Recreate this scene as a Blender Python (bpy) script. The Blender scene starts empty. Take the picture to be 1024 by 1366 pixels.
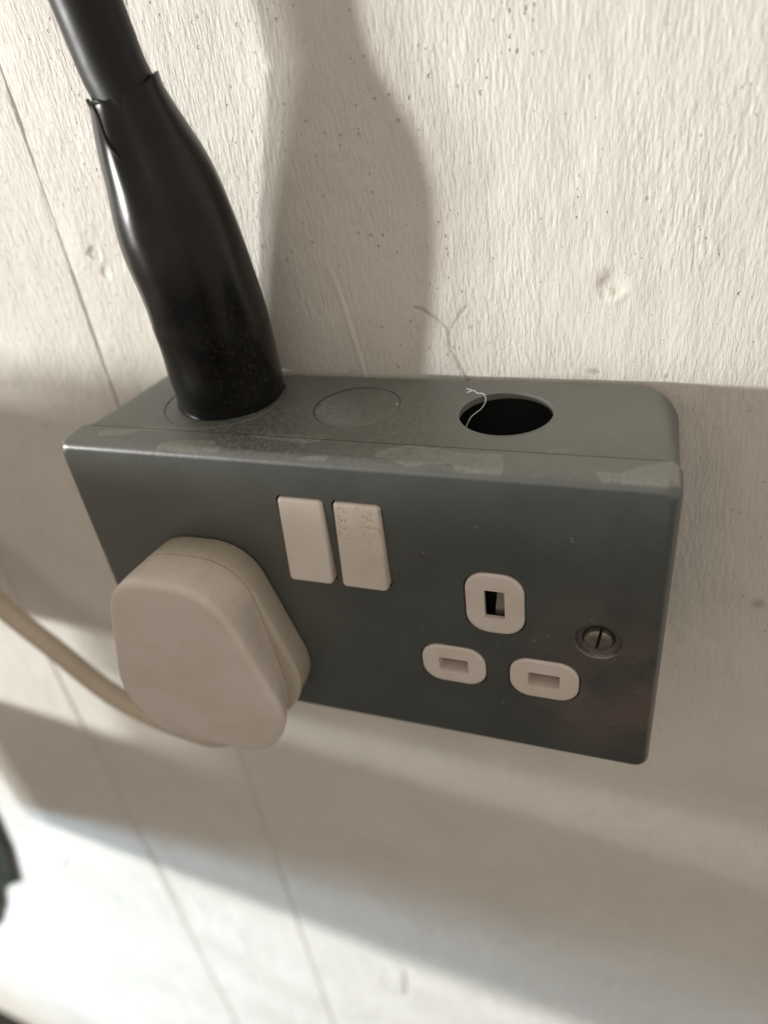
import bpy, bmesh, math
import numpy as np
from mathutils import Matrix, Vector

S = 0.001                      # all dimensions below are in millimetres
scene = bpy.context.scene
COL = scene.collection

# ------------------------------------------------------------------ camera
# world: x right along the wall, y into the wall, z up; origin = centre of the socket's front plate
Rcv = np.array([[0.94188109, 0.31607778, -0.11381938],
                [0.08909155, -0.56168127, -0.82254291],
                [-0.32391775, 0.76459727, -0.55719683]])
cam_d = bpy.data.cameras.new('camera')
cam = bpy.data.objects.new('camera', cam_d)
COL.objects.link(cam)
cam_d.sensor_fit = 'HORIZONTAL'
cam_d.sensor_width = 36.0
cam_d.lens = 984.5 / 1024 * 36.0
cam_d.clip_start = 0.005
cam_d.clip_end = 50
cam_d.dof.use_dof = True
cam_d.dof.focus_distance = 0.168
cam_d.dof.aperture_fstop = 10.0
cam_d.dof.aperture_blades = 0
m = Matrix(((Rcv[0][0], -Rcv[1][0], -Rcv[2][0]), (Rcv[0][1], -Rcv[1][1], -Rcv[2][1]), (Rcv[0][2], -Rcv[1][2], -Rcv[2][2]))).to_4x4()
m.translation = Vector((66.085, -125.66, 121.66)) * S
cam.matrix_world = m
scene.camera = cam

# ------------------------------------------------------------------ light
world = bpy.data.worlds.new('World')
scene.world = world
world.use_nodes = True
bg = world.node_tree.nodes['Background']
bg.inputs[0].default_value = (1.0, 0.875, 0.755, 1)
bg.inputs[1].default_value = 0.54

def area_lamp(name, target, direction, dist, size, energy, color):
    ld = bpy.data.lights.new(name, 'AREA')
    ld.shape = 'DISK'
    ld.size = size
    ld.energy = energy
    ld.color = color
    o = bpy.data.objects.new(name, ld)
    COL.objects.link(o)
    d = Vector(direction).normalized()
    o.location = Vector(target) * S - d * dist
    o.rotation_euler = d.to_track_quat('-Z', 'Y').to_euler()
    return o

# the window's direct light: almost level, from the left, about 52 degrees off the wall's normal
area_lamp('window_light', (0, 40, 0), (1.40, 1.0, -0.068), 3.0, 0.18, 66, (1.0, 0.99, 0.96))
# the paler, wider part of the same window nearer the wall, which softens one side of the shadows
area_lamp('window_skylight', (0, 40, 0), (1.75, 1.0, -0.085), 3.0, 0.30, 38, (1.0, 0.99, 0.96))
# spot added out of view to brighten the lower left boards with cool light
ld = bpy.data.lights.new('low_fill_spot', 'SPOT')
ld.energy = 19
ld.color = (0.58, 0.79, 1.0)
ld.shadow_soft_size = 0.05
ld.spot_size = math.radians(62)
ld.spot_blend = 0.9
lo = bpy.data.objects.new('low_fill_spot', ld)
COL.objects.link(lo)
lo.location = Vector((-760, -360, -285)) * S
lo.rotation_euler = (Vector((-170, 47, -500)) - Vector((-760, -360, -285))).to_track_quat('-Z', 'Y').to_euler()

vs = scene.view_settings
vs.view_transform = 'Standard'
vs.look = 'None'
vs.gamma = 1
vs.exposure = 0
scene.render.engine = 'CYCLES'

# ------------------------------------------------------------------ helpers
def mat(name, base, rough=0.5, metal=0.0, spec=0.5):
    mt = bpy.data.materials.new(name)
    mt.use_nodes = True
    b = mt.node_tree.nodes['Principled BSDF']
    b.inputs['Base Color'].default_value = (*base, 1)
    b.inputs['Roughness'].default_value = rough
    b.inputs['Metallic'].default_value = metal
    b.inputs['Specular IOR Level'].default_value = spec
    return mt, mt.node_tree, b

class NT:
    """small node-building helper"""
    def __init__(s, nt):
        s.nt = nt
    def n(s, t, **kw):
        nd = s.nt.nodes.new(t)
        for k, v in kw.items():
            if k.startswith('i_'):
                key = k[2:].replace('_', ' ')
                nd.inputs[int(key) if key.isdigit() else key].default_value = v
            else:
                setattr(nd, k, v)
        return nd
    def l(s, a, b):
        s.nt.links.new(a, b)
    def noise(s, vec, scale, detail=3, rough=0.55):
        nd = s.n('ShaderNodeTexNoise', i_Scale=scale, i_Detail=detail, i_Roughness=rough)
        s.l(vec, nd.inputs['Vector'])
        return nd.outputs['Fac']
    def ramp(s, fac, stops):
        nd = s.n('ShaderNodeValToRGB')
        e = nd.color_ramp.elements
        while len(e) < len(stops):
            e.new(0.5)
        for k, (p, c) in enumerate(stops):
            e[k].position = p
            e[k].color = (*c, 1) if isinstance(c, tuple) else (c, c, c, 1)
        s.l(fac, nd.inputs[0])
        return nd.outputs[0]
    def mix(s, fac, a, b, mode='MIX'):
        nd = s.n('ShaderNodeMix', data_type='RGBA', blend_type=mode)
        for sock, v in ((nd.inputs[0], fac), (nd.inputs[6], a), (nd.inputs[7], b)):
            if isinstance(v, (int, float)):
                sock.default_value = v
            elif isinstance(v, tuple):
                sock.default_value = (*v, 1)
            else:
                s.l(v, sock)
        return nd.outputs[2]
    def math(s, op, a, b=0.0, c=None, clamp=False):
        nd = s.n('ShaderNodeMath', operation=op, use_clamp=clamp)
        for i, v in enumerate((a, b, c)):
            if v is None:
                continue
            if isinstance(v, (int, float)):
                nd.inputs[i].default_value = v
            else:
                s.l(v, nd.inputs[i])
        return nd.outputs[0]
    def maprange(s, v, a, b, c=0.0, d=1.0):
        nd = s.n('ShaderNodeMapRange', interpolation_type='SMOOTHSTEP')
        s.l(v, nd.inputs[0])
        for i, x in enumerate((a, b, c, d)):
            nd.inputs[i + 1].default_value = x
        return nd.outputs[0]
    def bump(s, h, strength, dist, bsdf, chain=None):
        nd = s.n('ShaderNodeBump', i_Strength=strength, i_Distance=dist)
        s.l(h, nd.inputs['Height'])
        if chain is not None:
            s.l(chain, nd.inputs['Normal'])
        s.l(nd.outputs[0], bsdf.inputs['Normal'])
        return nd.outputs[0]
    def scaled(s, vec, sx, sy, sz):
        nd = s.n('ShaderNodeMapping')
        nd.inputs['Scale'].default_value = (sx, sy, sz)
        s.l(vec, nd.inputs['Vector'])
        return nd.outputs[0]

def geo_pos(t):
    return t.n('ShaderNodeNewGeometry').outputs['Position']

def finish(o, me, material, parent, smooth=None):
    if material:
        me.materials.clear()
        me.materials.append(material)
    if smooth is not None:
        me.polygons.foreach_set('use_smooth', [True] * len(me.polygons))
        me.set_sharp_from_angle(angle=math.radians(smooth))
    if parent:
        o.parent = parent

def obj(name, verts, faces, material, parent=None, smooth=None, weighted=False):
    """verts in world millimetres"""
    off = Vector(parent_loc(parent)) / S if parent else Vector((0, 0, 0))
    me = bpy.data.meshes.new(name)
    me.from_pydata([tuple((Vector(v) - off) * S) for v in verts], [], faces)
    bm = bmesh.new()
    bm.from_mesh(me)
    bmesh.ops.recalc_face_normals(bm, faces=bm.faces)
    bm.to_mesh(me)
    bm.free()
    o = bpy.data.objects.new(name, me)
    COL.objects.link(o)
    finish(o, me, material, parent, smooth)
    if weighted:
        w = o.modifiers.new('wn', 'WEIGHTED_NORMAL')
        w.keep_sharp = True
    return o

def parent_loc(p):
    v = Vector((0, 0, 0))
    while p:
        v += p.location
        p = p.parent
    return v

def thing(name, label, cat, loc=(0, 0, 0), group=None):
    o = bpy.data.objects.new(name, None)
    o.empty_display_size = 0.01
    COL.objects.link(o)
    o.location = Vector(loc) * S
    o['label'] = label
    o['category'] = cat
    if group:
        o['group'] = group
    return o

def rrect(x0, x1, z0, z1, r, n=8):
    pts = []
    for cx, cz, a0 in ((x1 - r, z1 - r, 0), (x0 + r, z1 - r, 90), (x0 + r, z0 + r, 180), (x1 - r, z0 + r, 270)):
        for k in range(n + 1):
            a = math.radians(a0 + 90 * k / n)
            pts.append((cx + r * math.cos(a), cz + r * math.sin(a)))
    return pts

def circ(cx, cz, r, n=48, ph=0.0):
    return [(cx + r * math.cos(2 * math.pi * k / n + ph), cz + r * math.sin(2 * math.pi * k / n + ph)) for k in range(n)]

def loft(sections, caps=True):
    """sections: list of equal-length lists of 3d points"""
    n = len(sections[0])
    v = [p for s in sections for p in s]
    f = []
    for i in range(len(sections) - 1):
        for k in range(n):
            a, b = i * n + k, i * n + (k + 1) % n
            f.append((a, b, b + n, a + n))
    if caps:
        f.append(tuple(range(n - 1, -1, -1)))
        f.append(tuple(range((len(sections) - 1) * n, len(sections) * n)))
    return v, f

def yloft(secs):
    """secs: list of (y, [(x,z)...])"""
    return loft([[(x, y, z) for x, z in pts] for y, pts in secs])

def zloft(secs):
    return loft([[(x, y, z) for x, y in pts] for z, pts in secs])

def cut(o, cutters, op='DIFFERENCE', smooth=35, weighted=True):
    """boolean with temporary solids (verts, faces) given in world millimetres"""
    off = parent_loc(o.parent) if o.parent else Vector((0, 0, 0))
    tmp = []
    for v, f in cutters:
        c = obj('tmp', v, f, None)
        c.location = -off          # same frame as the target's mesh
        tmp.append(c)
    par = o.parent
    o.parent = None
    for md in list(o.modifiers):
        o.modifiers.remove(md)
    for c in tmp:
        b = o.modifiers.new('b', 'BOOLEAN')
        b.operation = op
        b.solver = 'EXACT'
        b.object = c
    dg = bpy.context.evaluated_depsgraph_get()
    dg.update()
    me = bpy.data.meshes.new_from_object(o.evaluated_get(dg))
    me.name = o.name
    o.modifiers.clear()
    mts = [x for x in o.data.materials]
    old = o.data
    o.data = me
    bpy.data.meshes.remove(old)
    for c in tmp:
        d = c.data
        bpy.data.objects.remove(c)
        bpy.data.meshes.remove(d)
    finish(o, me, mts[0] if mts else None, par, smooth)
    if weighted:
        w = o.modifiers.new('wn', 'WEIGHTED_NORMAL')
        w.keep_sharp = True
    return o

def tube(path, radii, n=20, caps=True, shape=None):
    """loft of rings along a polyline; shape(i, a) multiplies the radius"""
    P = [np.array(p, float) for p in path]
    if not hasattr(radii, '__len__'):
        radii = [radii] * len(P)
    T = []
    for i in range(len(P)):
        d = P[min(i + 1, len(P) - 1)] - P[max(i - 1, 0)]
        T.append(d / np.linalg.norm(d))
    ref = np.array([1, 0, 0.0]) if abs(T[0][0]) < 0.8 else np.array([0, 0, 1.0])
    secs = []
    for i, p in enumerate(P):
        u = ref - T[i] * np.dot(ref, T[i])
        u /= np.linalg.norm(u)
        ref = u
        w = np.cross(T[i], u)
        ring = []
        for k in range(n):
            a = 2 * math.pi * k / n
            r = radii[i] * (shape(i, a) if shape else 1)
            ring.append(tuple(p + r * (math.cos(a) * u + math.sin(a) * w)))
        secs.append(ring)
    return loft(secs, caps)

def spline(ctrl, n):
    """Catmull-Rom through control rows (any width), n samples per span"""
    c = np.array(ctrl, float)
    c = np.vstack([2 * c[0] - c[1], c, 2 * c[-1] - c[-2]])
    out = []
    for i in range(1, len(c) - 2):
        for k in range(n):
            t = k / n
            a, b, d, e = c[i - 1], c[i], c[i + 1], c[i + 2]
            out.append(0.5 * (2 * b + (d - a) * t + (2 * a - 5 * b + 4 * d - e) * t * t + (3 * b - a - 3 * d + e) * t ** 3))
    out.append(c[-2])
    return np.array(out)

def round_poly(pts, cuts, n=10):
    out = []
    N = len(pts)
    for i in range(N):
        p = np.array(pts[i], float)
        a = np.array(pts[i - 1], float)
        b = np.array(pts[(i + 1) % N], float)
        d = cuts[i]
        A = p + (a - p) / np.linalg.norm(a - p) * d
        B = p + (b - p) / np.linalg.norm(b - p) * d
        for k in range(n + 1):
            t = k / n
            out.append(tuple((1 - t) ** 2 * A + 2 * t * (1 - t) * p + t * t * B))
    return out

# ------------------------------------------------------------------ materials
def wall_paint():
    mt, nt, b = mat('cream_gloss_paint', (0.8, 0.76, 0.66), 0.42, 0, 0.4)
    t = NT(nt)
    p = geo_pos(t)
    big = t.noise(p, 14, 3)
    c = t.ramp(big, [(0.3, (0.80, 0.782, 0.71)), (0.5, (0.83, 0.812, 0.75)), (0.72, (0.795, 0.785, 0.735))])
    fine = t.noise(t.scaled(p, 900, 900, 160), 1.0, 3)
    c = t.mix(t.maprange(fine, 0.35, 0.7, 0.0, 0.16), c, (0.72, 0.69, 0.61))
    at = t.n('ShaderNodeAttribute', attribute_name='stain')
    c = t.mix(at.outputs['Fac'], c, (0.30, 0.23, 0.15))
    t.l(c, b.inputs['Base Color'])
    t.l(t.maprange(big, 0.3, 0.7, 0.36, 0.55), b.inputs['Roughness'])
    h1 = t.noise(t.scaled(p, 1250, 1250, 300), 1.0, 4, 0.62)
    reg = t.maprange(t.noise(p, 30, 2), 0.3, 0.6, 0.5, 1.0)
    n1 = t.bump(t.math('MULTIPLY', h1, reg), 1.0, 0.0006, b)
    # pin holes in the brushed paint
    wv = t.n('ShaderNodeVectorMath', operation='MULTIPLY_ADD')
    wn = t.n('ShaderNodeTexNoise', i_Scale=700.0, i_Detail=2.0)
    t.l(p, wn.inputs['Vector'])
    t.l(wn.outputs['Color'], wv.inputs[0])
    wv.inputs[1].default_value = (0.0007, 0.0, 0.0007)
    t.l(p, wv.inputs[2])
    vo = t.n('ShaderNodeTexVoronoi', feature='F1', i_Scale=1.0, i_Randomness=1.0)
    t.l(t.scaled(wv.outputs[0], 640, 1, 520), vo.inputs['Vector'])
    sc_ = t.n('ShaderNodeSeparateColor')
    t.l(vo.outputs['Color'], sc_.inputs[0])
    size = t.math('MULTIPLY', t.maprange(sc_.outputs[0], 0.40, 1.0, 0.0, 0.27), t.maprange(t.noise(p, 34, 2), 0.36, 0.58, 0.35, 1.0))
    pit = t.math('SUBTRACT', 1.0, t.math('DIVIDE', vo.outputs['Distance'], t.math('ADD', size, 0.001)), clamp=True)
    pitm = t.maprange(pit, 0.0, 0.6)
    t.bump(t.math('MULTIPLY', pitm, -1.0), 0.9, 0.00035, b, n1)
    c = t.mix(t.math('MULTIPLY', pitm, 0.22), c, (0.36, 0.32, 0.24))
    t.l(c, b.inputs['Base Color'])
    return mt

def enamel(dusty):
    """grey stoved enamel; dust settles on what faces up"""
    mt, nt, b = mat('grey_enamel_dusty' if dusty else 'grey_enamel', (0.075, 0.085, 0.083), 0.36, 0.0, 1.0)
    b.inputs['IOR'].default_value = 1.75
    t = NT(nt)
    p = geo_pos(t)
    mott = t.noise(p, 60, 3)
    c = t.ramp(mott, [(0.3, (0.044, 0.055, 0.052)), (0.7, (0.050, 0.062, 0.057))])
    # brown-red tint round the fixing screw
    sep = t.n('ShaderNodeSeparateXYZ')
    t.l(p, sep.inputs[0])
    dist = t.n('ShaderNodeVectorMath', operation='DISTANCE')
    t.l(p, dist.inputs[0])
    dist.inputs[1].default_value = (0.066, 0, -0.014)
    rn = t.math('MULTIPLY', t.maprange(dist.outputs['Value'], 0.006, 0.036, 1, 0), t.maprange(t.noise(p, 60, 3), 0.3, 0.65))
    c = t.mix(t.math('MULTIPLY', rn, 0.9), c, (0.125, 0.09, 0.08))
    # dust
    nrm = t.n('ShaderNodeNewGeometry').outputs['Normal']
    sn = t.n('ShaderNodeSeparateXYZ')
    t.l(nrm, sn.inputs[0])
    up = t.maprange(sn.outputs[2], 0.5, 0.95)
    dn = t.noise(p, 900, 5, 0.75)
    amt = t.math('MULTIPLY', up, t.maprange(dn, 0.36, 0.66, 0.2, 0.66))
    c = t.mix(amt, c, (0.165, 0.18, 0.14))
    # worn, rubbed patches along the front edge and by the knockouts
    vor = t.n('ShaderNodeTexVoronoi', feature='F1', i_Scale=1.0)
    warp = t.n('ShaderNodeMix', data_type='VECTOR')
    wn = t.n('ShaderNodeTexNoise', i_Scale=120.0, i_Detail=3.0)
    t.l(p, wn.inputs['Vector'])
    va = t.n('ShaderNodeVectorMath', operation='MULTIPLY_ADD')
    t.l(wn.outputs['Color'], va.inputs[0])
    va.inputs[1].default_value = (0.006, 0.004, 0.0)
    t.l(p, va.inputs[2])
    t.l(t.scaled(va.outputs[0], 75, 170, 0), vor.inputs['Vector'])
    sv = t.n('ShaderNodeSeparateColor')
    t.l(vor.outputs['Color'], sv.inputs[0])
    patch = t.maprange(sv.outputs[0], 0.70, 0.74)
    near = t.maprange(sep.outputs[1], 0.013, 0.006, 1, 0) if False else t.maprange(sep.outputs[1], 0.0085, 0.013, 1, 0)
    wear = t.math('MULTIPLY', t.math('MULTIPLY', patch, near), t.maprange(sn.outputs[2], 0.55, 0.8))
    c = t.mix(t.math('MULTIPLY', wear, t.maprange(dn, 0.35, 0.6, 0.25, 0.75)), c, (0.22, 0.235, 0.205))
    # dust specks and rubbed hairlines
    v2 = t.n('ShaderNodeTexVoronoi', feature='F1', i_Scale=330.0)
    t.l(p, v2.inputs['Vector'])
    s2 = t.n('ShaderNodeSeparateColor')
    t.l(v2.outputs['Color'], s2.inputs[0])
    spk = t.math('LESS_THAN', v2.outputs['Distance'], t.maprange(s2.outputs[1], 0.86, 1.0, 0.0, 0.10))
    c = t.mix(t.math('MULTIPLY', spk, 0.55), c, (0.26, 0.25, 0.22))
    hl = t.maprange(t.noise(t.scaled(p, 60, 60, 2200), 1.0, 2), 0.66, 0.72)
    hl = t.math('MULTIPLY', hl, t.maprange(t.noise(p, 45, 2), 0.5, 0.7))
    c = t.mix(t.math('MULTIPLY', hl, 0.12), c, (0.2, 0.2, 0.19))
    t.l(c, b.inputs['Base Color'])
    r = t.math('ADD', t.math('ADD', t.maprange(mott, 0.3, 0.7, 0.34, 0.40), t.maprange(t.noise(p, 35, 5, 0.7), 0.35, 0.7, 0.0, 0.05)), t.math('MULTIPLY', amt, 0.45))
    t.l(r, b.inputs['Roughness'])
    h = t.noise(p, 2600, 2)
    h = t.math('ADD', h, t.math('MULTIPLY', t.noise(p, 420, 2), 1.2))
    t.bump(h, 0.16, 0.0002, b)
    return mt

def white_plastic(name, base, rough=0.38, grime=0.0, speck=0.0, streak=0.0, flank=False):
    mt, nt, b = mat(name, base, rough, 0, 0.38)
    t = NT(nt)
    p = geo_pos(t)
    n = t.noise(p, 75, 4)
    c = t.mix(t.maprange(n, 0.4, 0.75, 0, 0.3 + grime), base, tuple(x * y for x, y in zip(base, (0.82, 0.76, 0.66))))
    if speck:
        s = t.noise(p, 1300, 3, 0.6)
        sz_ = t.n('ShaderNodeSeparateXYZ')
        t.l(p, sz_.inputs[0])
        msk = t.math('MULTIPLY', t.maprange(t.noise(p, 130, 2), 0.3, 0.6), t.maprange(sz_.outputs[2], 0.017, 0.029, 0.15, 1.0))
        sp = t.math('MULTIPLY', t.maprange(s, 0.50, 0.66), msk)
        c = t.mix(t.math('MULTIPLY', sp, speck), c, (0.17, 0.14, 0.11))
    if streak:
        s = t.noise(t.scaled(p, 700, 140, 260), 1.0, 4, 0.65)
        amt = t.maprange(s, 0.46, 0.72, 0, streak)
        if flank:      # handled sides and top of the plug are grubby, its flat face is wiped clean
            sn = t.n('ShaderNodeSeparateXYZ')
            t.l(t.n('ShaderNodeNewGeometry').outputs['Normal'], sn.inputs[0])
            amt = t.math('MULTIPLY', amt, t.maprange(sn.outputs[1], -0.75, -0.3))
            s3 = t.maprange(t.noise(p, 1100, 4, 0.75), 0.6, 0.75, 0, 0.25)
            amt = t.math('ADD', amt, t.math('MULTIPLY', s3, t.maprange(t.noise(p, 70, 2), 0.45, 0.65)))
        c = t.mix(amt, c, (0.30, 0.26, 0.19))
    t.l(c, b.inputs['Base Color'])
    t.l(t.maprange(n, 0.3, 0.7, rough - 0.06, rough + 0.1), b.inputs['Roughness'])
    t.bump(t.noise(p, 1800, 2), 0.06, 0.0002, b)
    return mt

def black_rubber(name, rough, dirty=0.0, bumps=0.1):
    mt, nt, b = mat(name, (0.012, 0.012, 0.0125), rough, 0, 0.38)
    t = NT(nt)
    p = geo_pos(t)
    n = t.noise(p, 90, 4)
    c = t.ramp(n, [(0.35, (0.003, 0.003, 0.003)), (0.7, (0.007, 0.007, 0.0065))])
    if dirty:
        s = t.maprange(t.noise(p, 900, 4, 0.7), 0.52, 0.72)
        sep = t.n('ShaderNodeSeparateXYZ')
        t.l(p, sep.inputs[0])
        low = t.maprange(sep.outputs[2], 0.085, 0.046, 0.0, 1.0)
        side = t.maprange(sep.outputs[0], -0.036, -0.028)
        c = t.mix(t.math('MULTIPLY', t.math('MULTIPLY', s, t.math('MULTIPLY', low, side)), dirty), c, (0.13, 0.115, 0.075))
    t.l(c, b.inputs['Base Color'])
    t.l(t.maprange(n, 0.3, 0.7, rough - 0.04, rough + 0.06), b.inputs['Roughness'])
    h = t.math('ADD', t.noise(p, 160, 2), t.math('MULTIPLY', t.noise(p, 1500, 3), 0.12))
    t.bump(h, bumps, 0.001, b)
    return mt

M_wall = wall_paint()
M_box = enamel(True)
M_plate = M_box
M_white = white_plastic('socket_plastic', (0.77, 0.715, 0.655), 0.36, 0.1)
M_rock1 = white_plastic('rocker_plastic', (0.78, 0.725, 0.66), 0.34, 0.1)
M_rock2 = white_plastic('soiled_rocker_plastic', (0.72, 0.665, 0.59), 0.4, 0.4, speck=0.5)
M_plug = white_plastic('plug_plastic', (0.74, 0.68, 0.62), 0.34, 0.15, streak=0.12, flank=True)
M_plugb = white_plastic('grimy_plug_plastic', (0.60, 0.545, 0.45), 0.45, 0.3, streak=0.22)
M_shut = white_plastic('shutter_plastic', (0.36, 0.315, 0.26), 0.5)
M_cord = white_plastic('cord_plastic', (0.62, 0.545, 0.44), 0.5, 0.2)
M_sleeve = black_rubber('black_heat_shrink', 0.25, 0.4, 0.035)
M_cable = black_rubber('black_cable_jacket', 0.42, 0, 0.06)
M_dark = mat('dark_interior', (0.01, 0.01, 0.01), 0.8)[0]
M_gap = mat('dark_gap', (0.03, 0.031, 0.026), 0.8)[0]  # dark colour for the seam ring, screw cup and sleeve fold
M_steel, _nt, _b = mat('worn_brassy_steel', (0.36, 0.32, 0.27), 0.38, 0.85)
_t = NT(_nt)
_p = geo_pos(_t)
_t.l(_t.ramp(_t.noise(_p, 700, 3), [(0.35, (0.30, 0.27, 0.24)), (0.65, (0.38, 0.345, 0.31))]), _b.inputs['Base Color'])
_t.bump(_t.noise(_p, 1500, 3), 0.1, 0.0001, _b)
M_copper = mat('contact_metal', (0.45, 0.43, 0.38), 0.35, 0.8)[0]
M_thread = mat('cobweb_fluff', (0.75, 0.74, 0.70), 0.8)[0]
M_bracket, _nt, _b = mat('dark_green_paint', (0.02, 0.024, 0.018), 0.35)
_t = NT(_nt)
_t.l(_t.ramp(_t.noise(geo_pos(_t), 60, 3), [(0.3, (0.012, 0.015, 0.011)), (0.7, (0.035, 0.04, 0.03))]), _b.inputs['Base Color'])
M_blocker = mat('blocker_paint', (0.62, 0.56, 0.48), 0.5)[0]

# ------------------------------------------------------------------ wall of painted boards
WY = 47.0
rng = np.random.default_rng(7)

def vnoise(x, z, sx, sz, seed, octaves=1):
    """smooth value noise at arbitrary points, cell sizes sx, sz (mm)"""
    out = np.zeros_like(x)
    amp = 1.0
    for o in range(octaves):
        r = np.random.default_rng(seed * 31 + o)
        lat = r.uniform(-1, 1, (512, 512))
        u, w = x / sx + 1000.3, z / sz + 1000.7
        i, k = np.floor(u).astype(int), np.floor(w).astype(int)
        a, b = u - i, w - k
        a, b = a * a * (3 - 2 * a), b * b * (3 - 2 * b)
        i0, i1, k0, k1 = i % 512, (i + 1) % 512, k % 512, (k + 1) % 512
        out += amp * (lat[i0, k0] * (1 - a) * (1 - b) + lat[i1, k0] * a * (1 - b) + lat[i0, k1] * (1 - a) * b + lat[i1, k1] * a * b)
        amp *= 0.5
        sx *= 0.5
        sz *= 0.5
    return out

def seg_dist(x, z, pts):
    d = np.full(x.shape, 1e9)
    for (ax, az), (bx, bz) in zip(pts[:-1], pts[1:]):
        vx, vz = bx - ax, bz - az
        t = np.clip(((x - ax) * vx + (z - az) * vz) / (vx * vx + vz * vz), 0, 1)
        d = np.minimum(d, np.hypot(x - ax - t * vx, z - az - t * vz))
    return d

CRACKS = [([(9.4, 59.9), (13.9, 57.2), (17.0, 54.3), (17.5, 53.3), (16.9, 50.1), (18.6, 46.1), (20.4, 42.6), (22, 39)], 0.27, 0.45, 0.6),
          ([(17.6, 53.6), (20.3, 58.0), (22.1, 60.3)], 0.22, 0.3, 0.5),
          ([(-178.5, -254), (-179, -300), (-178, -334)], 0.6, 0.4, 0.5),
          ([(-32.7, -316), (-33.4, -332), (-35.2, -346)], 0.8, 0.7, 0.55),
          ([(-259, -306), (-262, -313)], 1.8, 0.8, 0.35)]
SPOTS = [(55.2, 66.2, 2.6, 0.22), (57.6, 63.5, 1.6, 0.15), (-83, 75.5, 2.0, 0.2), (52.6, 43.8, 1.1, 0.6), (23.0, 55.0, 0.8, 0.45), (25, 56.2, 0.5, 0.4), (99.1, -23.1, 1.8, 0.6), (-62, 96, 0.8, 0.4), (69.5, 43.2, 0.5, 0.6), (-212, -96, 2.4, 0.4), (-190, -92, 1.6, 0.35)]

def height(x, z):
    """how far the paint stands proud of the board, mm"""
    xx = x + 0.05 * z + vnoise(x, z, 60, 60, 3) * 2.0
    msk = np.clip(0.65 + 0.7 * vnoise(x, z, 34, 40, 5), 0.15, 1.3)
    h = 0.03 * vnoise(xx, z, 1.2, 7, 11, 2) * msk
    h += 0.03 * vnoise(xx, z, 0.9, 3.5, 12, 1) * msk
    h += 0.10 * vnoise(xx, z, 9, 60, 13, 2)
    h += 0.12 * vnoise(x, z, 7, 10, 14, 2)
    # pimples and pin holes left by the brush
    pm = vnoise(x, z, 1.15, 1.5, 21)
    pm2 = vnoise(x, z, 1.4, 1.7, 22)
    reg = np.clip(0.35 + 1.2 * vnoise(x, z, 30, 30, 23), 0, 1)
    h += 0.13 * np.clip(pm - 0.52, 0, 1) * reg * 1.6
    h -= 0.15 * np.clip(pm2 - 0.56, 0, 1) * reg * 1.6
    # filled nail hole with a crescent rim
    for (cx, cz, r, dep, rim) in ((56.2, 65.2, 4.0, 1.0, 0.12), (-83, 75.5, 2.6, 1.0, 0.2), (-81.5, 70, 1.8, 0.6, 0.1), (-70, 73, 1.4, 0.4, 0.1)):
        dx, dz = x - cx, (z - cz) * 0.95
        d = np.hypot(dx, dz) + 0.5 * vnoise(x, z, 2.2, 2.2, 31)
        h -= dep * np.exp(-(d / (r * 0.72)) ** 4) * (0.7 + 0.5 * vnoise(x, z, 1.7, 2.4, 32))
        h += rim * np.exp(-((d - r) / 0.75) ** 2) * np.clip(0.55 + 0.7 * (dx - dz) / r, 0, 1)
    # a run of thick paint left of the forked crack
    rid = [(-24, 96), (-15.9, 80), (-11.3, 65), (-9.2, 53), (-7, 41), (-6, 30)]
    rx = np.interp(z, [p[1] for p in rid][::-1], [p[0] for p in rid][::-1])
    s = x - rx
    fade = np.clip((z - 28) / 6, 0, 1) * np.clip((72 - z) / 10, 0, 1)
    h += 0.32 * fade * np.exp(-(s / 0.6) ** 2) - 0.2 * fade * np.exp(-((s - 1.0) / 0.5) ** 2)
    st = np.zeros_like(x)
    for pts, w, dep, dark in CRACKS:
        wob = [(a + 0.0, b) for a, b in pts]
        d = seg_dist(x + 0.35 * vnoise(x, z, 1.6, 1.6, 41), z, wob)
        g = np.exp(-(d / w) ** 2)
        h -= dep * g
        st = np.maximum(st, dark * g)
    for cx, cz, r, a in SPOTS:
        d = np.hypot((x - cx) * 1.0, (z - cz) * 1.4) + 0.5 * r * vnoise(x, z, r, r, 42)
        st = np.maximum(st, a * np.exp(-(d / r) ** 2))
    # faint handling marks
    st = np.maximum(st, 0.05 * np.clip(vnoise(x, z, 30, 22, 51, 3) - 0.25, 0, 1))
    return h, st

def axis(stops):
    """stops: (start, step) ... last is the end"""
    out = []
    for (a, st), nxt in zip(stops[:-1], stops[1:]):
        b = nxt[0]
        out.append(np.arange(a, b - st * 0.5, st))
    out.append(np.array([stops[-1][0]]))
    return np.concatenate(out)

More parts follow.
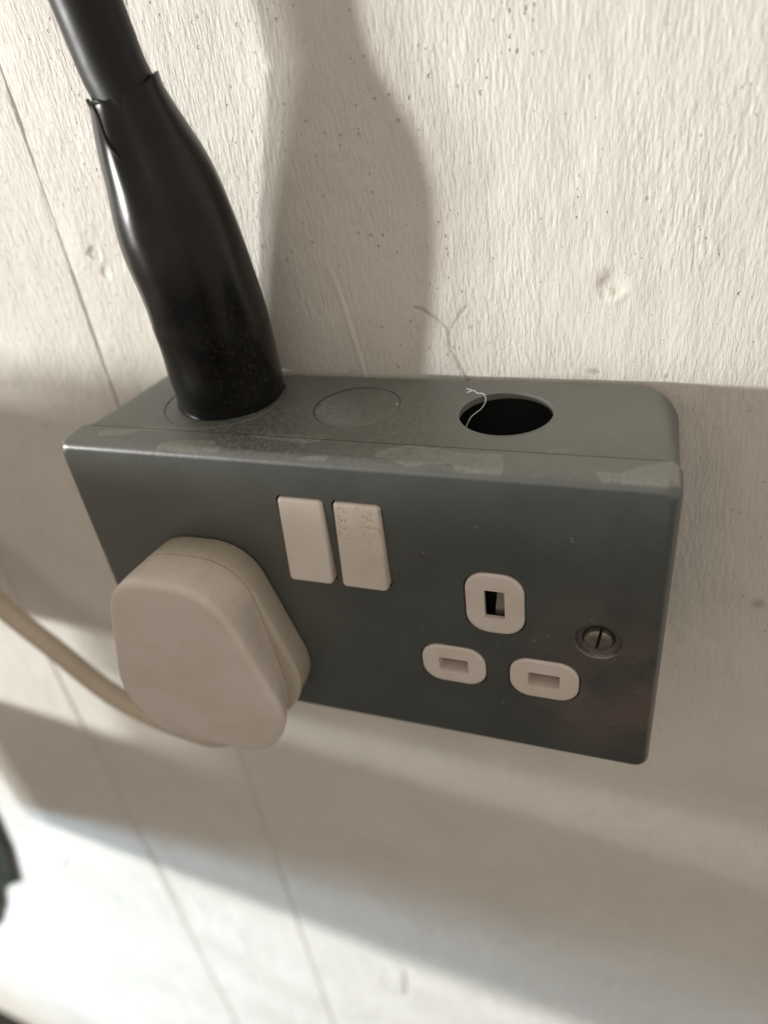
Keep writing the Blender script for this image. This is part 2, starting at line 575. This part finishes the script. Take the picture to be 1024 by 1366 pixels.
def board(xs, zs, parent, proud=0.0):
    X, Z = np.meshgrid(xs, zs, indexing='ij')
    h, st = height(X, Z)
    # boards ease over at their edges (v-shaped joint)
    e = np.minimum(X - xs[0], xs[-1] - X)
    dj = np.where(Z > 36, 0.5 + 0.45 * vnoise(X * 0, Z, 9, 9, 61, 2), 1.3)
    h = h - dj * np.exp(-(e / 0.38) ** 2) - 0.10 * np.exp(-(e / 1.6) ** 2) + proud
    Y = WY - h
    n0, n1 = X.shape
    v = np.stack([X, Y, Z], -1).reshape(-1, 3)
    idx = np.arange(n0 * n1).reshape(n0, n1)
    q = np.stack([idx[:-1, :-1], idx[1:, :-1], idx[1:, 1:], idx[:-1, 1:]], -1).reshape(-1, 4)
    # give the board its thickness: rim going back 16 mm
    rim = np.concatenate([idx[:, 0], idx[-1, 1:], idx[-2::-1, -1], idx[0, -2:0:-1]])
    back = v[rim].copy()
    back[:, 1] = WY + 16
    nb = len(rim)
    bi = np.arange(nb) + len(v)
    nx = np.roll(np.arange(nb), -1)
    qr = np.stack([rim, bi, bi[nx], rim[nx]], -1)
    v = np.concatenate([v, back])
    q = np.concatenate([q, qr])
    me = bpy.data.meshes.new('board')
    me.vertices.add(len(v))
    me.vertices.foreach_set('co', (v * S).ravel())
    me.loops.add(len(q) * 4)
    me.loops.foreach_set('vertex_index', q.ravel().astype(np.int32))
    me.polygons.add(len(q))
    me.polygons.foreach_set('loop_start', (np.arange(len(q)) * 4).astype(np.int32))
    me.polygons.foreach_set('use_smooth', np.ones(len(q), bool))
    me.update(calc_edges=True)
    at = me.attributes.new('stain', 'FLOAT', 'POINT')
    at.data.foreach_set('value', np.concatenate([st.ravel(), np.zeros(nb)]).astype(np.float32))
    o = bpy.data.objects.new('board', me)
    COL.objects.link(o)
    finish(o, me, M_wall, parent)
    return o

wall = bpy.data.objects.new('wall', None)
COL.objects.link(wall)
wall['kind'] = 'structure'
zfine = axis([(-900, 6), (-420, 1.4), (34, 0.45), (142, 3), (260, 0)])
J1, J2 = -93.3, -182.0
board(axis([(J1, 0.25), (J1 + 3, 0.45), (106, 1.6), (230, 8), (330, 0)]), zfine, wall, 0.0)
board(axis([(J2, 0.25), (J2 + 3, 1.0), (-140, 0.5), (J1 - 3, 0.25), (J1, 0)]), zfine, wall, 0.08)
board(axis([(-760, 6), (-330, 1.4), (J2 - 3.5, 0.25), (J2 - 0.5, 0)]), axis([(-900, 6), (-420, 1.4), (40, 3), (260, 0)]), wall, 0.1)
# dark space behind the joints
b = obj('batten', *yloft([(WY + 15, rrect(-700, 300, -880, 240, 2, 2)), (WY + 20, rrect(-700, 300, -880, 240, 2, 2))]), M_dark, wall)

# dark floor below
fl = obj('floor', *zloft([(-960, [(-2600, -2800), (1800, -2800), (1800, 46), (-2600, 46)]), (-950, [(-2600, -2800), (1800, -2800), (1800, 46), (-2600, 46)])]), mat('dark_floor', (0.035, 0.028, 0.022), 0.7)[0])
fl['kind'] = 'structure'

# ------------------------------------------------------------------ unseen panels added out of frame on the left, shaped to shade the boards
sh = bpy.data.objects.new('shade_blocker', None)
COL.objects.link(sh)
sh.location = Vector((-310, WY, -255)) * S
sh['kind'] = 'structure'

def slab(name, x0, x1, y0, y1, z0, z1, material, parent, r=2.0):
    return obj(name, *yloft([(y0, rrect(x0 + r, x1 - r, z0 + r, z1 - r, r * 0.5, 3)), (y0 + r, rrect(x0, x1, z0, z1, r, 3)),
                             (y1 - r, rrect(x0, x1, z0, z1, r, 3)), (y1, rrect(x0 + r, x1 - r, z0 + r, z1 - r, r * 0.5, 3))]), material, parent, 40)

slab('blocker_end', -322, -304, -520, -300, -252, 47, M_blocker, sh)
slab('blocker_panel', -322, -304, -300, -78, -93, 47, M_blocker, sh)
slab('blocker_panel', -322, -304, -300, -78, -252, -99, M_blocker, sh)
slab('blocker_strip', -234, -218, -92, 46, -74, 29.5, M_blocker, sh)
slab('blocker_arm', -304, -234, -92, -80, -60, 20, M_blocker, sh)
slab('blocker_strip', -321, -305, -78, 8, -252, -137, M_blocker, sh)

# ------------------------------------------------------------------ metal-clad double socket
W2, H2 = 74.0, 42.5
box = thing('double_socket', 'grey enamelled metal surface-mounted double socket with two white rocker switches', 'socket', (0, WY, -H2))

def outline(ins, r):
    return rrect(-W2 + ins, W2 - ins, -H2 + ins, H2 - ins, r, 10)

# deep-drawn back box
secs = [(46.6, outline(2.6, 9)), (45.6, outline(1.5, 9.5)), (44.2, outline(0.8, 10)), (42.5, outline(0.5, 10)), (30, outline(0.5, 8)), (16, outline(0.5, 5.5)), (7.5, outline(0.5, 4.2))]
bb = obj('back_box', *yloft(secs), M_box, box)
inner = yloft([(44.5, rrect(-W2 + 4, W2 - 4, -H2 + 3, H2 - 2.2, 7)), (5, rrect(-W2 + 2.4, W2 - 2.4, -H2 + 2.4, H2 - 2.2, 3))])
KX, KY = 35.2, 26.9
hole = zloft([(34, circ(KX, KY, 11.1, 64)), (60, circ(KX, KY, 11.1, 64))])
cut(bb, [inner, hole])
# rolled lip and knockouts on the top
def ring(name, cx, cy, r0, r1, z0, z1, material, parent, a0=0, a1=360, n=64):
    v, f = [], []
    full = (a1 - a0) >= 360
    cnt = n if full else n + 1
    for k in range(cnt):
        a = math.radians(a0 + (a1 - a0) * k / n)
        for r, z in ((r0, z0), (r0, z1), (r1, z1), (r1, z0)):
            v.append((cx + r * math.cos(a), cy + r * math.sin(a), z))
    for k in range(n):
        a, b = 4 * k, 4 * ((k + 1) % cnt)
        for q in range(4):
            f.append((a + q, a + (q + 1) % 4, b + (q + 1) % 4, b + q))
    if not full:
        f += [(0, 1, 2, 3), (4 * n + 3, 4 * n + 2, 4 * n + 1, 4 * n)]
    return obj(name, v, f, material, parent, 40)

ZT = H2 - 0.5
ko_x = -1.9
# cut a shallow groove round the blank knockout, then its disc sits inside
gro = zloft([(ZT - 0.3, circ(ko_x, KY, 11.0, 64)), (ZT + 2, circ(ko_x, KY, 11.0, 64))])
gro2 = zloft([(ZT - 0.35, circ(-39.5, 27.6, 16.3, 64)), (ZT + 2, circ(-39.5, 27.6, 16.3, 64))])
cut(bb, [gro, gro2])
obj('knockout', *zloft([(ZT - 0.4, circ(ko_x, KY, 10.75, 64)), (ZT - 0.2, circ(ko_x, KY, 10.75, 64)), (ZT - 0.05, circ(ko_x, KY, 10.45, 64))]), M_box, box, 30)
obj('knockout', *zloft([(ZT - 0.4, circ(-39.5, 27.6, 16.05, 64)), (ZT - 0.15, circ(-39.5, 27.6, 16.05, 64)), (ZT - 0.02, circ(-39.5, 27.6, 15.9, 64))]), M_box, box, 30)
M_rim = mat('bright_cut_edge', (0.20, 0.205, 0.185), 0.45)[0]
ring('knockout_rim', KX, KY, 10.85, 11.2, ZT - 1.5, ZT + 0.07, M_rim, box)
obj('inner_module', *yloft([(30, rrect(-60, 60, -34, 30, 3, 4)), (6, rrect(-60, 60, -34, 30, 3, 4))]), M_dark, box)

# front plate: pressed lid with a skirt that laps over the box
fil = [(9.2, 0.25, 3.2), (8.8, 0.0, 3.4), (2.7, 0.0, 3.4)]
for k in range(1, 9):
    a = math.radians(90 * k / 8)
    fil.append((2.7 - 2.7 * math.sin(a), 2.7 * (1 - math.cos(a)) * 0.9, 3.4 - 1.4 * k / 8))
secs = [(y, outline(i, max(r, 0.8))) for y, i, r in fil]
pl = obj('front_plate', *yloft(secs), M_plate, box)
inner = yloft([(12, rrect(-W2 + 0.6, W2 - 0.6, -H2 + 0.6, H2 - 0.6, 3.0)), (3.6, rrect(-W2 + 1.2, W2 - 1.2, -H2 + 1.2, H2 - 1.2, 3.2)), (1.6, rrect(-W2 + 4, W2 - 4, -H2 + 4, H2 - 4, 2.5))])
INS = [('E', 37.0, 6.9, 6.9, 9.0, 5.2), ('N', 26.0, -15.0, 8.2, 6.3, 5.0), ('L', 48.3, -15.4, 8.3, 6.4, 5.0)]
SW = [(-7.75, M_rock1), (6.35, M_rock2)]
SZ0, SZ1, SHW = 8.6, 31.6, 5.75
cuts = [inner]
for _, cx, cz, hw, hh, r in INS:
    cuts.append(yloft([(-4, rrect(cx - hw - .25, cx + hw + .25, cz - hh - .25, cz + hh + .25, r, 8)), (5, rrect(cx - hw - .25, cx + hw + .25, cz - hh - .25, cz + hh + .25, r, 8))]))
for cx, _ in SW:
    cuts.append(yloft([(-4, rrect(cx - SHW - .35, cx + SHW + .35, SZ0 - .5, SZ1 + .5, 1.3, 5)), (5, rrect(cx - SHW - .35, cx + SHW + .35, SZ0 - .5, SZ1 + .5, 1.3, 5))]))
SCX, SCZ = 60.3, -0.3
cuts.append(yloft([(-1.6, circ(SCX, SCZ, 7.0)), (0.0, circ(SCX, SCZ, 5.3)), (0.35, circ(SCX, SCZ, 5.0)), (1.25, circ(SCX, SCZ, 4.8)), (1.4, circ(SCX, SCZ, 3.7)), (4.5, circ(SCX, SCZ, 3.5))]))
cut(pl, cuts)

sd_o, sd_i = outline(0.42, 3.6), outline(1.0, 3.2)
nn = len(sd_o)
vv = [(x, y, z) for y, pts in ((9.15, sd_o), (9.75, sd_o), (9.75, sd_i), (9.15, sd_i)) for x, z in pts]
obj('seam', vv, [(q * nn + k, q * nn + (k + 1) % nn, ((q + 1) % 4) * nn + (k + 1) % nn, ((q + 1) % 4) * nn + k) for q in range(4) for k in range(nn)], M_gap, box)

# fixing screw in its dished recess
sc = obj('fixing_screw', *yloft([(4.0, circ(SCX, SCZ, 3.2)), (0.6, circ(SCX, SCZ, 3.2)), (0.15, circ(SCX, SCZ, 3.0)), (-0.1, circ(SCX, SCZ, 2.3)), (-0.18, circ(SCX, SCZ, 1.2))]), M_steel, box)
a = math.radians(8)
sl = [(SCX + u * math.cos(a) + w * math.sin(a), SCZ - u * math.sin(a) + w * math.cos(a)) for u, w in ((-.34, -4), (.34, -4), (.34, 4), (-.34, 4))]
cut(sc, [yloft([(-2, sl), (2.4, sl)])])
ringv = yloft([(1.15, circ(SCX, SCZ, 3.75)), (2.0, circ(SCX, SCZ, 3.75))])
obj('screw_cup', *yloft([(2.2, circ(SCX, SCZ, 4.0)), (1.5, circ(SCX, SCZ, 4.0))]), M_gap, box)

# socket inserts
def insert(cx, cz, hw, hh, r, sw, shh, earth=False):
    lip = [(0.8 if earth else 5.5, 0), (0.35, 0), (-0.05, 0.12), (-0.3, 0.5), (-0.35, 0.9)]
    o = obj('socket_insert', *yloft([(y, rrect(cx - hw + i, cx + hw - i, cz - hh + i, cz + hh - i, r - i * 0.6, 8)) for y, i in lip]), M_white, box)
    slot = yloft([(-2, rrect(cx - sw - .35, cx + sw + .35, cz - shh - .35, cz + shh + .35, .5, 3)), (-0.05, rrect(cx - sw, cx + sw, cz - shh, cz + shh, .3, 3)), (4.6, rrect(cx - sw, cx + sw, cz - shh, cz + shh, .3, 3))])
    cut(o, [slot])
    if earth:
        # bright contact leaning inside the slot
        v = [(cx - .5, 2.2, cz - shh - 1.2), (cx + 1.6, 2.2, cz - shh - 1.2), (cx + 2.2, 3.4, cz + shh + 2), (cx + .5, 3.4, cz + shh + 2)]
        v += [(x, y + .7, z) for x, y, z in v]
        obj('contact', v, [(0, 1, 2, 3), (7, 6, 5, 4), (0, 4, 5, 1), (1, 5, 6, 2), (2, 6, 7, 3), (3, 7, 4, 0)], M_copper, o)
    else:
        obj('shutter', *yloft([(3.9, rrect(cx - sw, cx + sw, cz - shh, cz + shh, .3, 3)), (3.0, rrect(cx - sw, cx + sw, cz - shh, cz + shh, .3, 3))]), M_shut, o)
    return o

insert(*INS[0][1:], 2.3, 4.1, True)
insert(*INS[1][1:], 3.7, 2.15)
insert(*INS[2][1:], 3.75, 2.15)

# rocker switches: lower end stands out
def rocker(cx, material):
    secs = []
    for i, (lift, ins, r) in enumerate(((-6, 0, 1.0), (-1.0, 0, 1.0), (-0.45, 0.12, 1.0), (-0.12, 0.4, .9), (0, 0.85, .7))):
        pts = rrect(cx - SHW + ins, cx + SHW - ins, SZ0 + ins, SZ1 - ins, r, 5)
        ring_ = []
        for x, z in pts:
            k = (SZ1 - z) / (SZ1 - SZ0)
            out = 0.5 + 2.3 * k + 0.25 * math.sin(math.pi * k)
            ring_.append((x, -(out + lift) if i else 3.0, z))
        secs.append(ring_)
    return obj('rocker_switch', *loft(secs), material, box, 50, True)

for cx, mt in SW:
    rocker(cx, mt)

# ------------------------------------------------------------------ plug in the left-hand outlet
PX = -38.0
plug = thing('power_plug', 'off-white three-pin plug with pale flex pushed into the metal socket', 'plug', (PX, 0, -38))
poly = [(-14.5, 18.6), (14.6, 18.8), (26.6, -24), (17, -39), (-17, -39), (-26.5, -24)]
cutd = [12, 12, 9, 7, 7, 9]
base_o = round_poly(poly, cutd, 10)

def plug_sec(y, ins, waist=0.0):
    """inset outline; the waist pulls the lower flanks in for the finger grip"""
    out = []
    for x, z in base_o:
        rx, rz = x, z + 10
        l = math.hypot(rx, rz)
        k = max(0.0, 1 - ins / l)
        w = waist * math.exp(-((z + 20) / 15) ** 2) * (1 if abs(x) > 8 else 0.3)
        out.append((PX + rx * k - math.copysign(w, x), rz * k - 10))
    return y, out

obj('plug_base', *yloft([plug_sec(-0.15, 2.2), plug_sec(-0.5, 1.8), plug_sec(-6.4, 1.2, -0.8), plug_sec(-7.6, 1.0, -0.5), plug_sec(-8.3, 1.1, 1.2), plug_sec(-8.5, 1.5, 1.8)]), M_plugb, plug, 50)
cov = [plug_sec(-8.45, 1.7, 4.6), plug_sec(-8.65, 1.3, 4.6), plug_sec(-9.0, 1.0, 4.6), plug_sec(-11, 0.8, 4.2), plug_sec(-14, 0.55, 2.4), plug_sec(-17, 0.35, 1.1), plug_sec(-19.4, 0.3, 0.3)]
cov += [plug_sec(-20.2, 0.5, 0.2), plug_sec(-20.8, 0.95, 0.15), plug_sec(-21.15, 1.6, 0.1), plug_sec(-21.25, 2.2), plug_sec(-21.28, 2.5), plug_sec(-21.4, 5), plug_sec(-21.55, 9)]
pc = obj('plug_cover', *yloft(cov), M_plug, plug, 50, True)
# flex leaves the plug's lower end, sags and runs off to the left along the wall
path = spline([(-37, -10, -34), (-38, -10, -42), (-43, -8.5, -50), (-55, -4, -60), (-72, 4, -71), (-95, 14, -83.5), (-122, 21, -84), (-145, 25, -69.5), (-163, 27, -55), (-185, 29, -30), (-215, 31, -8), (-250, 33, 12)], 8)
obj('flex', *tube(path, 4.0, 18), M_cord, plug, 60)
obj('cord_grip', *tube([(-37, -10, -37), (-37.2, -10, -39.5), (-37.8, -10, -41.5)], [5.2, 5.0, 4.4], 18), M_plug, plug, 60)

# ------------------------------------------------------------------ black cable in its heat-shrink sleeve
cable = thing('power_cable', 'thick black cable in a glossy black heat-shrink sleeve entering the socket top', 'cable', (-39, 27, H2))
ax = spline([(-38.9, 29.8, 41.4, 14.0), (-38.5, 29.4, 46.1, 14.2), (-37.7, 27.5, 61.2, 14.0), (-37.5, 25.6, 74.0, 13.6), (-38.0, 24.3, 85.0, 13.3), (-38.8, 23.6, 95.4, 11.9), (-40.2, 23.0, 104.6, 9.9), (-41.2, 22.7, 112.4, 7.9), (-41.6, 22.6, 114.6, 7.75)], 10)
na = len(ax)

def sleeve_shape(i, a):
    z = ax[i][2]
    up = min(1, max(0, (z - 70) / 35))
    # two flattened lobes with a valley between them, deepening towards the mouth
    v = 1 + 0.05 * up * math.cos(2 * (a - math.radians(200))) - 0.10 * up * math.exp(-((((a - math.radians(288) + math.pi) % (2 * math.pi)) - math.pi) / 0.30) ** 2)
    wob = 0.012 * math.sin(3 * a + z * 0.11) + 0.008 * math.sin(5 * a - z * 0.2)
    for zc, ac, amp, sz, sa in ((66, 240, 0.022, 3.2, 0.28), (58, 262, -0.02, 4, 0.3), (76, 300, 0.018, 5, 0.25), (70, 330, -0.025, 6, 0.3), (88, 270, -0.022, 5, 0.22), (52, 225, 0.02, 3.5, 0.3), (97, 315, 0.02, 6, 0.25)):
        da = ((a - math.radians(ac) + math.pi) % (2 * math.pi)) - math.pi
        wob += amp * math.exp(-((z - zc) / sz) ** 2 - (da / sa) ** 2)
    foot = 0.03 * math.exp(-((z - 41.7) / 1.2) ** 2)
    return v + wob + foot

n = 72
ov, of = tube(ax[:, :3], ax[:, 3], n, False, sleeve_shape)
iv, _ = tube(ax[:, :3], ax[:, 3] - 0.55, n, False, sleeve_shape)
no = len(ov)
for vl in (ov, iv):        # unevenly trimmed mouth
    for k in range(n):
        a = 2 * math.pi * k / n
        dz = 0.7 * math.sin(2 * a + 0.6) + 0.35 * math.sin(5 * a) - 1.6 * math.exp(-((((a - math.radians(236) + math.pi) % (2 * math.pi)) - math.pi) / 0.12) ** 2)
        for ringi, w_ in ((na - 1, 1.0), (na - 2, 0.85), (na - 3, 0.7), (na - 4, 0.5), (na - 5, 0.35), (na - 6, 0.15)):
            x, y, z = vl[ringi * n + k]
            vl[ringi * n + k] = (x, y, z + dz * w_)
verts = ov + iv
faces = of + [tuple(reversed([q + no for q in f])) for f in of]
last = (na - 1) * n
for k in range(n):
    k2 = (k + 1) % n
    faces.append((last + k, last + k2, no + last + k2, no + last + k))
    faces.append((k2, k, no + k, no + k2))
sl_o = obj('sleeve', verts, faces, M_sleeve, cable, 50)
# overlapping edge of the sleeve: a thin S-shaped fold near its mouth
fold = []
for k in range(15):
    q = k / 14
    zi = 114.2 - 11 * q
    i = int(np.argmin(abs(ax[:, 2] - zi)))
    a = math.radians(238 + 30 * (q * q * (3 - 2 * q)) + 5 * math.sin(q * 6.28))
    r = ax[i][3] * sleeve_shape(i, a) + 0.05
    fold.append((ax[i][0] + r * math.cos(a), ax[i][1] + r * math.sin(a), zi))
obj('sleeve_fold', *tube(fold, [0.1] + [0.3] * 13 + [0.08], 8), M_gap, sl_o, 60)
cp = spline([(-38.6, 24.3, 90, 0), (-40.1, 23, 104, 0), (-41.3, 22.6, 114, 0), (-42.5, 22.4, 119, 0), (-44, 22, 130, 0), (-46, 21.2, 145, 0), (-50, 18, 170, 0), (-57, 10, 205, 0)], 8)
obj('cable_jacket', *tube(cp[:, :3], 6.8, 40), M_cable, cable, 60)

# ------------------------------------------------------------------ cobweb thread at the open knockout
th = spline([(23.2, 38.5, 42.2), (24.8, 37.2, 42.6), (24.0, 36.2, 42.3), (25.6, 36.4, 42.9), (26.6, 35.2, 42.8), (28.5, 34, 43.2), (29.6, 31.4, 42.9), (29.2, 28.5, 42.2), (27.3, 25.4, 41.3), (26.2, 23.2, 39)], 6)
t_o = obj('cobweb_thread', *tube(th, 0.09, 6), M_thread)
t_o['label'] = 'wispy white thread of cobweb hanging into the open round knockout'
t_o['category'] = 'cobweb'

# ------------------------------------------------------------------ dark bracket low on the wall
prof = [(-330, -190), (-302, -225), (-291, -256), (-300, -300), (-309, -326), (-315, -344), (-322, -351), (-334, -357), (-345, -374), (-353, -393), (-381, -437), (-450, -500), (-524, -600), (-534, -662), (-515, -682), (-500, -686), (-480, -694), (-470, -712), (-478, -760), (-640, -760), (-640, -190)]
prof = [(66 + (x - 66) * 1.022, 121.7 + (z - 121.7) * 1.022) for x, z in prof]
br = obj('wall_bracket', *yloft([(46.6, prof), (44.0, prof), (43.2, [(x - 1.0, z) for x, z in prof])]), M_bracket, None, 30)
br['label'] = 'blurred dark green-black bracket with a pointed tip low on the boards'
br['category'] = 'bracket'
